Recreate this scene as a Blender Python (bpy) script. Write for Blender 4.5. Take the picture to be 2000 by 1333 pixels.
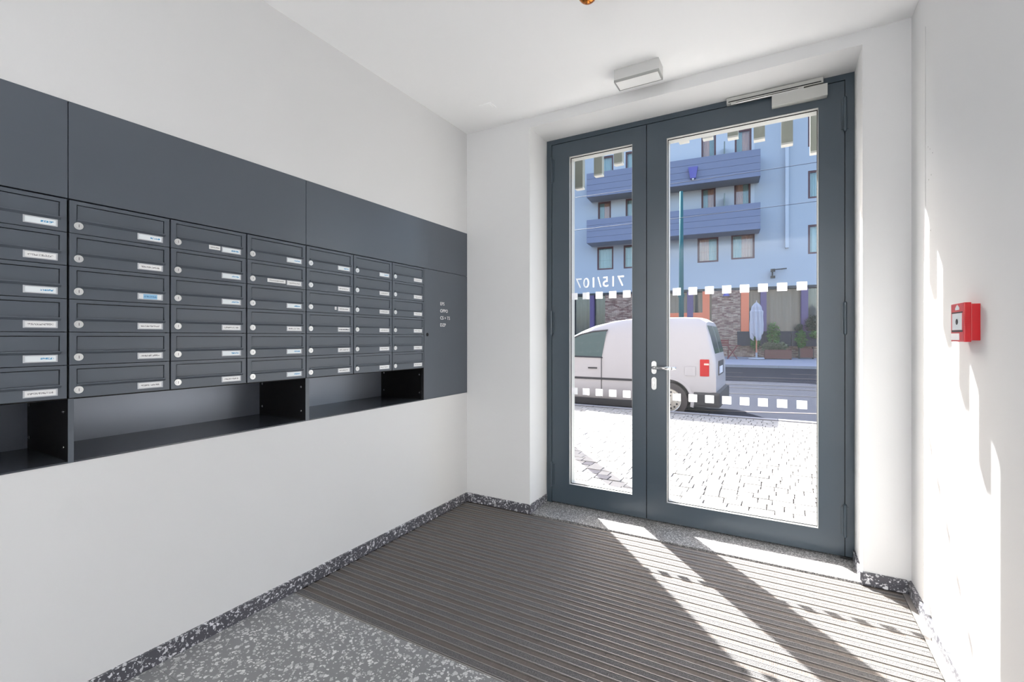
import bpy, bmesh, math, random
from mathutils import Vector, Matrix
R = math.radians
random.seed(7)
for o in list(bpy.data.objects): bpy.data.objects.remove(o)
SC = bpy.context.scene
COL = SC.collection
# ------------------------------------------------------------------ camera
cam_d = bpy.data.cameras.new('camera'); cam = bpy.data.objects.new('camera', cam_d); COL.objects.link(cam)
cam.location = (0, 0, 1.29); cam.rotation_euler = (R(90), 0, R(29.65))
cam_d.sensor_width = 36; cam_d.sensor_fit = 'HORIZONTAL'; cam_d.lens = 36*912/2000
cam_d.shift_y = -7.5/2000; cam_d.clip_start = .03; cam_d.clip_end = 300
SC.camera = cam
# ------------------------------------------------------------------ sky, sun, large lights, exposure
SC.view_settings.view_transform = 'Standard'; SC.view_settings.look = 'None'
SC.view_settings.gamma = 1; SC.view_settings.use_curve_mapping = False
SC.view_settings.exposure = 0.85
w = bpy.data.worlds.new('sky'); SC.world = w; w.use_nodes = True
wt = w.node_tree; wt.nodes.clear()
so = wt.nodes.new('ShaderNodeOutputWorld'); sb = wt.nodes.new('ShaderNodeBackground'); sk = wt.nodes.new('ShaderNodeTexSky')
sk.sky_type = 'NISHITA'; sk.sun_disc = False; sk.sun_elevation = R(42.2); sk.sun_rotation = R(-40.9)
sk.air_density = 1.0; sk.dust_density = 3.0; sk.ozone_density = 1.0
wt.links.new(sk.outputs[0], sb.inputs[0]); wt.links.new(sb.outputs[0], so.inputs[0])
sb.inputs[1].default_value = 0.42
sun_d = bpy.data.lights.new('sun', 'SUN'); sun = bpy.data.objects.new('sun', sun_d); COL.objects.link(sun)
sun_d.energy = 16; sun_d.angle = R(.53); sun_d.color = (1, .99, .97)
sun.rotation_euler = Vector((.855, -1, -1.205)).to_track_quat('-Z', 'Y').to_euler()
sun.location = (-6, 12, 9)
# fill light added behind the camera, bounced softly off the lobby's back wall
al_d = bpy.data.lights.new('bounce_fill', 'AREA'); al = bpy.data.objects.new('bounce_fill', al_d); COL.objects.link(al)
al_d.shape = 'RECTANGLE'; al_d.size = 2.2; al_d.size_y = 2.0; al_d.energy = 140; al_d.color = (.985, .99, 1.)
al.location = (-.77, -2.0, 1.6); al.rotation_euler = (R(-90), 0, 0)

# ------------------------------------------------------------------ materials
MATS = {}
def srgb(c):
    return tuple((v/12.92 if v <= .04045 else ((v+.055)/1.055)**2.4) for v in [x/255 for x in c])
def mat(name, col, rough=.6, metal=0., spec=.5, var=0., vscale=8., bump=0., bscale=60., rawcol=False, coat=0., stretch=None):
    m = bpy.data.materials.new(name); MATS[name] = m; m.use_nodes = True
    nt = m.node_tree; b = nt.nodes['Principled BSDF']
    c = tuple(col) if rawcol else srgb(col)
    b.inputs['Base Color'].default_value = (*c, 1); b.inputs['Roughness'].default_value = rough
    b.inputs['Metallic'].default_value = metal; b.inputs['Specular IOR Level'].default_value = spec
    if coat: b.inputs['Coat Weight'].default_value = coat; b.inputs['Coat Roughness'].default_value = .08
    tc = nt.nodes.new('ShaderNodeTexCoord'); src = tc.outputs['Object']
    if stretch:
        mp = nt.nodes.new('ShaderNodeMapping'); mp.inputs['Scale'].default_value = stretch
        nt.links.new(src, mp.inputs[0]); src = mp.outputs[0]
    n = nt.nodes.new('ShaderNodeTexNoise'); n.inputs['Scale'].default_value = vscale; n.inputs['Detail'].default_value = 4
    nt.links.new(src, n.inputs[0])
    mr = nt.nodes.new('ShaderNodeMapRange'); mr.inputs[3].default_value = 1-max(var, .01); mr.inputs[4].default_value = 1+max(var, .01)
    nt.links.new(n.outputs[0], mr.inputs[0])
    vm = nt.nodes.new('ShaderNodeVectorMath'); vm.operation = 'SCALE'; vm.inputs[0].default_value = c
    nt.links.new(mr.outputs[0], vm.inputs['Scale']); nt.links.new(vm.outputs[0], b.inputs['Base Color'])
    if bump:
        n2 = nt.nodes.new('ShaderNodeTexNoise'); n2.inputs['Scale'].default_value = bscale; n2.inputs['Detail'].default_value = 3
        nt.links.new(src, n2.inputs[0]); bp = nt.nodes.new('ShaderNodeBump'); bp.inputs['Strength'].default_value = bump; bp.inputs['Distance'].default_value = .01
        nt.links.new(n2.outputs[0], bp.inputs['Height']); nt.links.new(bp.outputs[0], b.inputs['Normal'])
    return m
def terrazzo(name, base, chip, rough, scale=75, thr=.52):
    m = mat(name, base, rough); nt = m.node_tree; b = nt.nodes['Principled BSDF']
    tc = nt.nodes.new('ShaderNodeTexCoord'); last = None
    wn = nt.nodes.new('ShaderNodeTexNoise'); wn.inputs['Scale'].default_value = scale*1.3; nt.links.new(tc.outputs['Object'], wn.inputs[0])
    wa = nt.nodes.new('ShaderNodeMixRGB'); wa.inputs[0].default_value = .012; nt.links.new(tc.outputs['Object'], wa.inputs[1]); nt.links.new(wn.outputs[1], wa.inputs[2])
    masks = []
    for sc, th, ed in ((scale, thr, .2), (scale*2.0, thr+.08, .2)):
        v = nt.nodes.new('ShaderNodeTexVoronoi'); v.feature = 'F1'; v.inputs['Scale'].default_value = sc; v.inputs['Randomness'].default_value = 1
        e = nt.nodes.new('ShaderNodeTexVoronoi'); e.feature = 'DISTANCE_TO_EDGE'; e.inputs['Scale'].default_value = sc; e.inputs['Randomness'].default_value = 1
        nt.links.new(wa.outputs[0], v.inputs[0]); nt.links.new(wa.outputs[0], e.inputs[0])
        sp = nt.nodes.new('ShaderNodeSeparateColor'); nt.links.new(v.outputs['Color'], sp.inputs[0])
        g = nt.nodes.new('ShaderNodeMath'); g.operation = 'GREATER_THAN'; g.inputs[1].default_value = th; nt.links.new(sp.outputs[0], g.inputs[0])
        # bigger cutoff for random cells so that the chips vary in size
        cu = nt.nodes.new('ShaderNodeMath'); cu.operation = 'MULTIPLY'; cu.inputs[1].default_value = ed*1.4; nt.links.new(sp.outputs[1], cu.inputs[0])
        d = nt.nodes.new('ShaderNodeMath'); d.operation = 'GREATER_THAN'; nt.links.new(e.outputs[0], d.inputs[0]); nt.links.new(cu.outputs[0], d.inputs[1])
        mu = nt.nodes.new('ShaderNodeMath'); mu.operation = 'MULTIPLY'; nt.links.new(g.outputs[0], mu.inputs[0]); nt.links.new(d.outputs[0], mu.inputs[1])
        br = nt.nodes.new('ShaderNodeMath'); br.operation = 'MULTIPLY_ADD'; br.inputs[1].default_value = .6; br.inputs[2].default_value = .4; nt.links.new(sp.outputs[2], br.inputs[0])
        m2 = nt.nodes.new('ShaderNodeMath'); m2.operation = 'MULTIPLY'; nt.links.new(mu.outputs[0], m2.inputs[0]); nt.links.new(br.outputs[0], m2.inputs[1])
        masks.append(m2)
    mx = nt.nodes.new('ShaderNodeMath'); mx.operation = 'MAXIMUM'; nt.links.new(masks[0].outputs[0], mx.inputs[0]); nt.links.new(masks[1].outputs[0], mx.inputs[1])
    c = nt.nodes.new('ShaderNodeMixRGB'); c.inputs[1].default_value = (*srgb(base), 1); c.inputs[2].default_value = (*srgb(chip), 1)
    nt.links.new(mx.outputs[0], c.inputs[0]); nt.links.new(c.outputs[0], b.inputs['Base Color'])
    return m
def glass_mat(name, tint=(1, 1, 1), refl=.06, rough=0.):
    m = bpy.data.materials.new(name); MATS[name] = m; m.use_nodes = True; nt = m.node_tree; nt.nodes.clear()
    o = nt.nodes.new('ShaderNodeOutputMaterial'); t = nt.nodes.new('ShaderNodeBsdfTransparent'); g = nt.nodes.new('ShaderNodeBsdfGlossy')
    t.inputs[0].default_value = (*tint, 1); g.inputs['Roughness'].default_value = rough
    fr = nt.nodes.new('ShaderNodeFresnel'); 
    ge = nt.nodes.new('ShaderNodeNewGeometry'); io = nt.nodes.new('ShaderNodeMapRange'); io.inputs[3].default_value = 1.45; io.inputs[4].default_value = 1/1.45
    nt.links.new(ge.outputs['Backfacing'], io.inputs[0]); nt.links.new(io.outputs[0], fr.inputs[0])   # a thin pane: no total reflection at the exit face
    mu = nt.nodes.new('ShaderNodeMath'); mu.operation = 'MULTIPLY'; mu.inputs[1].default_value = refl/.04; nt.links.new(fr.outputs[0], mu.inputs[0]); mu.use_clamp = True
    mx = nt.nodes.new('ShaderNodeMixShader'); nt.links.new(mu.outputs[0], mx.inputs[0]); nt.links.new(t.outputs[0], mx.inputs[1]); nt.links.new(g.outputs[0], mx.inputs[2])
    nt.links.new(mx.outputs[0], o.inputs[0]); return m
def brick_mat(name):
    m = mat(name, (150, 120, 108), .85); nt = m.node_tree; b = nt.nodes['Principled BSDF']
    tc = nt.nodes.new('ShaderNodeTexCoord'); mp = nt.nodes.new('ShaderNodeMapping'); mp.inputs['Rotation'].default_value = (R(90), 0, 0)
    nt.links.new(tc.outputs['Object'], mp.inputs[0])
    k = nt.nodes.new('ShaderNodeTexBrick'); k.inputs['Scale'].default_value = 1; k.inputs['Brick Width'].default_value = .24; k.inputs['Row Height'].default_value = .06
    k.inputs['Mortar Size'].default_value = .008; k.inputs['Color1'].default_value = (*srgb((112, 74, 64)), 1); k.inputs['Color2'].default_value = (*srgb((186, 162, 144)), 1)
    k.inputs['Mortar'].default_value = (*srgb((122, 108, 100)), 1); k.inputs['Bias'].default_value = -.1
    nt.links.new(mp.outputs[0], k.inputs[0])
    n = nt.nodes.new('ShaderNodeTexNoise'); n.inputs['Scale'].default_value = 3; nt.links.new(tc.outputs['Object'], n.inputs[0])
    mx = nt.nodes.new('ShaderNodeMixRGB'); mx.blend_type = 'OVERLAY'; mx.inputs[0].default_value = .5; nt.links.new(k.outputs[0], mx.inputs[1]); nt.links.new(n.outputs[0], mx.inputs[2])
    nt.links.new(mx.outputs[0], b.inputs['Base Color']); return m
def print_mat(name, ink, x0=.1, x1=.9, paper=(240, 240, 240), inkbg=None):
    # a white name card with an illegible line of flat print, laid out in the card's own space (1 unit = card width, height)
    m = mat(name, paper, .5); nt = m.node_tree; b = nt.nodes['Principled BSDF']
    tc = nt.nodes.new('ShaderNodeTexCoord'); sp = nt.nodes.new('ShaderNodeSeparateXYZ'); nt.links.new(tc.outputs['UV'], sp.inputs[0])
    oi = nt.nodes.new('ShaderNodeObjectInfo')
    def band(sock, a, c):
        g = nt.nodes.new('ShaderNodeMath'); g.operation = 'GREATER_THAN'; g.inputs[1].default_value = a; nt.links.new(sock, g.inputs[0])
        l = nt.nodes.new('ShaderNodeMath'); l.operation = 'LESS_THAN'; l.inputs[1].default_value = c; nt.links.new(sock, l.inputs[0])
        q = nt.nodes.new('ShaderNodeMath'); q.operation = 'MULTIPLY'; nt.links.new(g.outputs[0], q.inputs[0]); nt.links.new(l.outputs[0], q.inputs[1]); return q.outputs[0]
    cmb = nt.nodes.new('ShaderNodeCombineXYZ')
    sx = nt.nodes.new('ShaderNodeMath'); sx.operation = 'MULTIPLY'; sx.inputs[1].default_value = 28; nt.links.new(sp.outputs[0], sx.inputs[0]); nt.links.new(sx.outputs[0], cmb.inputs[0])
    sy = nt.nodes.new('ShaderNodeMath'); sy.operation = 'MULTIPLY'; sy.inputs[1].default_value = 6; nt.links.new(sp.outputs[1], sy.inputs[0]); nt.links.new(sy.outputs[0], cmb.inputs[1])
    rz = nt.nodes.new('ShaderNodeMath'); rz.operation = 'MULTIPLY'; rz.inputs[1].default_value = 90; nt.links.new(oi.outputs['Random'], rz.inputs[0]); nt.links.new(rz.outputs[0], cmb.inputs[2])
    n = nt.nodes.new('ShaderNodeTexNoise'); n.inputs['Scale'].default_value = 1; n.inputs['Detail'].default_value = 1; nt.links.new(cmb.outputs[0], n.inputs[0])
    g = nt.nodes.new('ShaderNodeMath'); g.operation = 'GREATER_THAN'; g.inputs[1].default_value = .47; nt.links.new(n.outputs[0], g.inputs[0])
    a = nt.nodes.new('ShaderNodeMath'); a.operation = 'MULTIPLY'; nt.links.new(band(sp.outputs[0], x0, x1), a.inputs[0]); nt.links.new(band(sp.outputs[1], .34, .66), a.inputs[1])
    c = nt.nodes.new('ShaderNodeMath'); c.operation = 'MULTIPLY'; nt.links.new(a.outputs[0], c.inputs[0]); nt.links.new(g.outputs[0], c.inputs[1])
    mx = nt.nodes.new('ShaderNodeMixRGB'); mx.inputs[1].default_value = (*srgb(paper), 1); mx.inputs[2].default_value = (*srgb(ink), 1); nt.links.new(c.outputs[0], mx.inputs[0])
    out = mx.outputs[0]
    if inkbg:
        m3 = nt.nodes.new('ShaderNodeMixRGB'); m3.inputs[1].default_value = (*srgb(paper), 1); m3.inputs[2].default_value = (*srgb(inkbg), 1); nt.links.new(band(sp.outputs[0], .2, .8), m3.inputs[0])
        nt.links.new(m3.outputs[0], mx.inputs[1])
    nt.links.new(out, b.inputs['Base Color']); return m

mat('plaster', (223, 223, 223), .9, var=.012, vscale=3, bump=.02, bscale=120)
mat('ceiling_paint', (251, 251, 251), .9, var=.01, vscale=3)
mat('cabinet_paint', (84, 91, 100), .33, var=.03, vscale=4, spec=.6, bump=.012, bscale=500)
mat('mailbox_paint', (84, 91, 100), .38, var=.03, vscale=4, spec=.55, bump=.012, bscale=500)
mat('door_paint', (62, 74, 84), .3, var=.03, vscale=4, spec=.6)
mat('black_gap', (10, 10, 11), .8)
mat('niche_shade', (9, 9, 11), .5, spec=.25); mat('shelf_paint', (62, 66, 74), .22)  # near-black niche sides: shade on the cabinet metal put into the colour
mat('niche_back', (142, 148, 160), .38, metal=.45)
mat('chrome', (215, 215, 215), .18, metal=1)
mat('brushed_steel', (196, 196, 194), .34, metal=1, var=.05, vscale=40)
mat('lock_steel', (225, 225, 225), .35, metal=.6)
mat('silver_paint', (188, 188, 184), .42, metal=.25)
mat('aluminium', (156, 152, 148), .45, metal=.5, var=.1, vscale=30)
mat('carpet', (104, 102, 102), .95, var=.75, vscale=170, bump=.8, bscale=260)
mat('brush', (100, 92, 87), .8, var=.14, vscale=6, bump=.5, bscale=300, stretch=(1, .1, 1))
mat('rubber', (60, 58, 57), .8)
terrazzo('terrazzo_floor', (130, 130, 131), (226, 225, 224), .3, 62, .70)
terrazzo('terrazzo_skirt', (82, 82, 89), (230, 230, 234), .4, 66, .66)
terrazzo('terrazzo_sill', (112, 111, 112), (205, 204, 202), .17, 150, .5)
mat('plastic_clear', (196, 198, 204), .25)
print_mat('card_grey', (150, 148, 150)); print_mat('card_blue', (60, 150, 200), .5, .92, (236, 242, 245))
print_mat('card_bluebox', (90, 140, 185), .22, .78, (238, 240, 242), (150, 198, 230)); print_mat('card_bold', (35, 35, 60), .05, .97)
mat('white_print', (245, 245, 245), .5); mat('white_vinyl', (250, 250, 250), .6)
def film(name, col):
    m = bpy.data.materials.new(name); MATS[name] = m; m.use_nodes = True; nt = m.node_tree; nt.nodes.clear()
    o = nt.nodes.new('ShaderNodeOutputMaterial'); a = nt.nodes.new('ShaderNodeBsdfDiffuse'); b = nt.nodes.new('ShaderNodeBsdfTranslucent'); x = nt.nodes.new('ShaderNodeMixShader')
    a.inputs[0].default_value = b.inputs[0].default_value = (*srgb(col), 1); x.inputs[0].default_value = .45
    nt.links.new(a.outputs[0], x.inputs[1]); nt.links.new(b.outputs[0], x.inputs[2]); nt.links.new(x.outputs[0], o.inputs[0])
film('frosted_film', (250, 250, 250))
mat('light_grey_plastic', (205, 205, 203), .45); mat('diffuser', (240, 240, 238), .3); mat('lamp_rim', (160, 160, 158), .5)
mat('copper', (205, 125, 55), .22, metal=1)
mat('alarm_red', (205, 28, 38), .32); mat('alarm_window', (225, 232, 236), .25); mat('black_plastic', (24, 24, 26), .5)
glass_mat('door_glass', (.985, .99, .985), .016)
glass_mat('far_glass', (.92, .94, .94), .06)
# outside
mat('bar_grey', (138, 140, 130), .6, metal=.1); mat('bar_foot', (190, 188, 182), .7)
mat('own_facade', (128, 122, 116), .9, var=.04, vscale=2)
mat('sett', (146, 144, 142), .85, var=.12, vscale=14, bump=.25, bscale=60)
mat('sett_dark', (112, 110, 114), .85, var=.12, vscale=14, bump=.25, bscale=60)
mat('sand_joint', (92, 88, 86), .95); mat('kerb', (140, 140, 146), .8, var=.1, vscale=8)
mat('asphalt', (44, 47, 57), 1., spec=.05, var=.15, vscale=6, bump=.1, bscale=80); mat('rail_steel', (60, 60, 64), .5, metal=.6); mat('road_pale', (104, 98, 98), 1., spec=.05)
mat('far_paving', (150, 150, 162), .85, var=.06, vscale=3)
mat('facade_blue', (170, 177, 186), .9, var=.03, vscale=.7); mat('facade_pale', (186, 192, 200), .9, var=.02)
mat('board_blue', (120, 126, 148), .75, var=.05, vscale=1, stretch=(.3, 4, 4)); mat('soffit', (150, 152, 156), .9)
brick_mat('brickwork'); mat('orange', (222, 120, 84), .7, var=.05); mat('purple', (94, 78, 116), .7, var=.05)
mat('curtain_grey', (112, 109, 104), .9, var=.16, vscale=12, stretch=(6, 1, .2)); mat('curtain_reflect', (212, 170, 152), .9); mat('curtain_teal', (164, 186, 184), .9); mat('dark_room', (58, 60, 64), .8)
mat('window_frame', (96, 68, 70), .6); mat('trough', (38, 44, 58), .55, spec=.2); mat('shutter', (120, 130, 126), .8)
mat('pole_green', (48, 96, 100), .85, spec=.2); mat('wire', (70, 76, 90), .6)
mat('van_white', (172, 169, 174), .4, spec=.4, coat=.25); mat('van_glass', (52, 78, 84), .08, spec=.8); mat('van_black', (48, 48, 54), .55)
mat('tyre', (74, 70, 72), .85); mat('wheel_silver', (188, 184, 178), .35, metal=.5)
m = mat('tail_red', (175, 0, 3), .4, spec=.2); mat('tail_white', (235, 200, 190), .2)
mat('wood_red', (110, 42, 40), .6, var=.1); mat('wood_box', (100, 58, 50), .7, var=.12, vscale=10); mat('pole_wood', (190, 120, 95), .6)
mat('canvas', (178, 176, 184), .9, var=.05, vscale=10); mat('concrete', (160, 160, 168), .8)
mat('leaf', (72, 122, 52), .6, var=.35, vscale=7); mat('leaf_pale', (104, 110, 84), .7, var=.3, vscale=9); mat('leaf_dark', (36, 54, 44), .7, var=.3, vscale=9)
mat('plate', (225, 228, 236), .5); mat('plate_blue', (40, 70, 170), .5)
mat('lamp_purple', (96, 92, 160), .5)

# ------------------------------------------------------------------ geometry helpers
def box(bm, x0, x1, y0, y1, z0, z1, bev=0.):
    v = [bm.verts.new((x, y, z)) for x in (min(x0,x1), max(x0,x1)) for y in (min(y0,y1), max(y0,y1)) for z in (min(z0,z1), max(z0,z1))]
    f = [bm.faces.new([v[i] for i in q]) for q in ((0,1,3,2),(4,6,7,5),(0,4,5,1),(2,3,7,6),(0,2,6,4),(1,5,7,3))]
    if bev:
        es = list({e for a in f for e in a.edges})
        bmesh.ops.bevel(bm, geom=es, offset=bev, segments=2, affect='EDGES', profile=.7)
    return f
def cyl(bm, c, r, h, axis='z', seg=20, r2=None, cap=True):
    M = {'z': Matrix(), 'x': Matrix.Rotation(R(90), 4, 'Y'), 'y': Matrix.Rotation(R(-90), 4, 'X')}[axis]
    bmesh.ops.create_cone(bm, cap_ends=cap, segments=seg, radius1=r, radius2=r if r2 is None else r2, depth=h, matrix=Matrix.Translation(c) @ M)
def tube(bm, p, q, r, seg=8, r2=None):
    p, q = Vector(p), Vector(q); d = q-p
    if d.length < 1e-6: return
    M = Matrix.Translation((p+q)/2) @ d.to_track_quat('Z', 'Y').to_matrix().to_4x4()
    bmesh.ops.create_cone(bm, cap_ends=True, segments=seg, radius1=r, radius2=r if r2 is None else r2, depth=d.length, matrix=M)
def prism(bm, pts, a, b, axis='y'):
    def P(u, v, t): return {'y': (u, t, v), 'x': (t, u, v), 'z': (u, v, t)}[axis]
    A = [bm.verts.new(P(u, v, a)) for u, v in pts]; B = [bm.verts.new(P(u, v, b)) for u, v in pts]
    bm.faces.new(A); bm.faces.new(B[::-1]); n = len(pts)
    for i in range(n): bm.faces.new((A[i], A[(i+1) % n], B[(i+1) % n], B[i]))
def stadium(w, h, n=8):
    r = w/2; pts = []
    for k in range(n+1): a = math.pi*k/n; pts.append((r*math.cos(a), h/2-r+r*math.sin(a)))
    for k in range(n+1): a = math.pi+math.pi*k/n; pts.append((r*math.cos(a), -h/2+r+r*math.sin(a)))
    return pts
def BM(*boxes, bev=0.):
    bm = bmesh.new()
    for b in boxes: box(bm, *b, bev=bev)
    return bm
def grid_wall(bm, x0, x1, z0, z1, y0, y1, holes):
    xs = sorted({x0, x1, *[h[i] for h in holes for i in (0, 1) if x0 < h[i] < x1]}); zs = sorted({z0, z1, *[h[i] for h in holes for i in (2, 3) if z0 < h[i] < z1]})
    def inside(cx, cz): return any(h[0] < cx < h[1] and h[2] < cz < h[3] for h in holes)
    for i in range(len(xs)-1):
        for j in range(len(zs)-1):
            if not inside((xs[i]+xs[i+1])/2, (zs[j]+zs[j+1])/2): box(bm, xs[i], xs[i+1], y0, y1, zs[j], zs[j+1])
def tag(o, label=None, cat=None, group=None, kind=None):
    if label: o['label'] = label
    if cat: o['category'] = cat
    if group: o['group'] = group
    if kind: o['kind'] = kind
    return o
LOC = {}
def root_of(o):
    while o.parent: o = o.parent
    return o
def obj(name, bm, m, parent=None, label=None, kind=None, world=True, smooth=False, loc=None):
    """world=True: the mesh was built in world coordinates; it is shifted into the parent's frame"""
    bmesh.ops.recalc_face_normals(bm, faces=bm.faces)
    if loc is not None and world:
        bmesh.ops.translate(bm, verts=bm.verts, vec=-Vector(loc))
    elif parent is not None and world:
        bmesh.ops.translate(bm, verts=bm.verts, vec=-Vector(LOC.get(root_of(parent).name, (0, 0, 0))))
    me = bpy.data.meshes.new(name); bm.to_mesh(me); bm.free()
    if smooth:
        for p in me.polygons: p.use_smooth = True
    me.materials.append(MATS[m] if isinstance(m, str) else m)
    o = bpy.data.objects.new(name, me); COL.objects.link(o)
    if parent is not None:
        o.parent = parent
        if loc is not None: o.location = Vector(loc)-Vector(LOC.get(root_of(parent).name, (0, 0, 0)))
    elif loc is not None: o.location = loc; LOC[o.name] = tuple(loc)
    tag(o, label=label, kind=kind); return o
def empty(name, loc, rz=0., label=None, cat=None, group=None, kind=None):
    o = bpy.data.objects.new(name, None); COL.objects.link(o); o.location = loc; o.rotation_euler = (0, 0, rz)
    o.empty_display_size = .05; LOC[o.name] = tuple(loc); return tag(o, label, cat, group, kind)
def inst(src, parent, loc, rot=None):
    c = src.copy(); COL.objects.link(c); c.parent = parent; c.location = loc
    if rot: c.rotation_euler = rot
    return c
def text_obj(name, txt, size, m, loc, rot, parent, ext=.0006, spacing=1., align='LEFT', bold=0.):
    cu = bpy.data.curves.new(name, 'FONT'); cu.body = txt; cu.size = size; cu.extrude = ext; cu.space_character = spacing; cu.align_x = align; cu.offset = bold; cu.resolution_u = 3
    t = bpy.data.objects.new(name, cu); COL.objects.link(t); bpy.context.view_layer.update()
    me = bpy.data.meshes.new_from_object(t.evaluated_get(bpy.context.evaluated_depsgraph_get())); bpy.data.objects.remove(t)
    me.materials.clear(); me.materials.append(MATS[m]); o = bpy.data.objects.new(name, me); COL.objects.link(o)
    o.parent = parent; o.location = Vector(loc)-Vector(LOC.get(root_of(parent).name, (0, 0, 0))); o.rotation_euler = rot; return o

XL, XR, YW, ZC = -2.134, .583, 3.029, 2.895      # left wall, right wall, door wall, ceiling
YO = 3.675                                       # outer face of the door wall
DX0, DX1, DZ = -1.574, .385, 2.822               # door opening
YB = -4.4
CY0, CY1, CZ0, CZ1 = .331, 3.0285, .853, 2.107   # mailbox cabinet

# ------------------------------------------------------------------ room shell
fl = empty('floor', (0, 0, 0), kind='structure', label='grey terrazzo floor with white chips')
obj('screed', BM((XL-.5, XR+.3, YB, 3.69, -.16, -.014)), 'rubber', fl)
slab = None; J = .0006
ys = [YB+.6*i for i in range(9)]
ylist = [(1.5-.6*(k+1), 1.5-.6*k) for k in range(10)]
for (a, b) in ylist:
    for x0, x1 in ((XL, -.93), (-.93, XR)):
        obj('slab', BM((x0+J, x1-J, max(a, YB)+J, b-J, -.014, 0)), 'terrazzo_floor', fl)
obj('door_sill', BM((DX0, DX1, YW+.002, YO-.02, -.014, .004)), 'terrazzo_sill', fl, label='finely speckled stone sill under the glazed door')

wl = BM((XL-.5, XL, YB, YO, 0, CZ0), (XL-.5, XL, YB, YO, CZ1, ZC), (XL-.5, XL, YB, CY0, CZ0, CZ1), (XL-.5, XL-.43, CY0, YO, CZ0, CZ1))
obj('wall_left', wl, 'plaster', kind='structure', label='smooth white plastered wall around the mailboxes')
wf = BM((XL-.0, DX0, YW, YO, 0, ZC), (DX1, XR+.3, YW, YO, 0, ZC), (DX0, DX1, YW, 3.45, DZ, ZC))
wf_o = obj('wall_front', wf, 'plaster', kind='structure', label='white wall with the deep doorway')
obj('wall_right', BM((XR, XR+.3, YB, YW, 0, ZC)), 'plaster', kind='structure', label='white right wall striped by sunlight')
obj('wall_back', BM((XL, XR, YB-.2, YB, 0, ZC)), 'plaster', kind='structure')
obj('ceiling', BM((XL-.5, XR+.3, YB-.2, 3.45, ZC, ZC+.2)), 'ceiling_paint', kind='structure', label='plain white ceiling')
obj('trim_1', BM((XR-.0015, XR, 2.768, 2.772, .1, 2.7)), 'light_grey_plastic', kind='structure', label='thin vertical plaster bead on right wall')
# pin holes left in the right wall by the door
bmh = bmesh.new()
for y_, z_ in ((2.73, 2.14), (2.70, 2.12), (2.72, 1.99), (2.68, 2.0), (2.735, 1.82), (2.66, 2.09), (2.69, 1.76)):
    cyl(bmh, (XR-.0003, y_, z_), .0028, .0006, 'x', 8)
obj('wall_hole', bmh, 'lamp_rim', bpy.data.objects['wall_right'], world=False)

def skirting(name, runs, mm='terrazzo_skirt'):
    e = empty(name, (0, 0, 0), kind='structure', label='speckled terrazzo skirting')
    for (ax, fixed, t, a, b) in runs:
        n = max(1, round(abs(b-a)/.6)); st = (b-a)/n
        for k in range(n):
            p, q = a+st*k+.0008, a+st*(k+1)-.0008
            if ax == 'y': bm = BM((fixed, fixed+t, p, q, .0005, .066))
            else: bm = BM((p, q, fixed, fixed+t, .0005, .066))
            obj('skirting_tile', bm, mm, e)
    return e
skirting('baseboard_left', [('y', XL, .014, YB, YW)])
skirting('baseboard_front', [('x', YW-.013, .013, XL+.014, DX0), ('y', DX0, .011, YW-.013, 3.30), ('x', YW-.013, .013, DX1, XR-.014), ('y', DX1-.011, .011, YW-.013, 3.30)])
skirting('baseboard_right', [('y', XR-.014, .014, YB, YW)])

# ------------------------------------------------------------------ entrance mat
mt = empty('entrance_mat', (-.77, 2.26, 0), label='ribbed grey entrance mat of carpet strips and metal rails inside the door', cat='mat')
MX0, MX1, MY0, MY1 = XL+.016, XR-.038, 1.502, YW-.014
obj('base', BM((MX0, MX1, MY0, MY1, -.0135, -.008)), 'rubber', mt)
obj('edge_frame', BM((MX1+.001, XR-.0145, 1.5005, MY1, -.013, .001)), 'aluminium', mt)
fb = obj('edge_frame', BM((MX0, MX1, 1.5005, 1.5065, -.013, .001)), 'aluminium', mt)
NM = 22; P = (MY1-MY0-.006)/NM
def mat_piece(name, y0, y1, z0, z1, m): return obj(name, BM((MX0+.002, MX1-.002, y0, y1, z0, z1)), m, mt, loc=(-.77, MY0+.006, 0))
def relief(y0, y1, ztop, m, name, n, amp):
    bm = bmesh.new(); box(bm, MX0+.002, MX1-.002, y0, y1, -.008, ztop)
    return obj(name, bm, m, mt, loc=(-.77, MY0+.006, 0))
yb = MY0+.006
c1 = relief(yb+.006, yb+.036, .0005, 'carpet', 'carpet_strip', 0, 0)
bm = bmesh.new(); box(bm, MX0+.002, MX1-.002, yb+.0030, yb+.0056, -.008, .0018); box(bm, MX0+.002, MX1-.002, yb+.0364, yb+.0390, -.008, .0018)
r1 = obj('metal_rail', bm, 'aluminium', mt, loc=(-.77, yb, 0))
bm = bmesh.new(); box(bm, MX0+.002, MX1-.002, yb+.0415, yb+P-.0005, -.008, -.0022)
b1 = obj('brush_strip', bm, 'brush', mt, loc=(-.77, yb, 0))
for src in (c1, r1, b1):
    l0 = src.location.copy()
    for k in range(1, NM): inst(src, mt, (l0.x, l0.y+P*k, l0.z))

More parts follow.
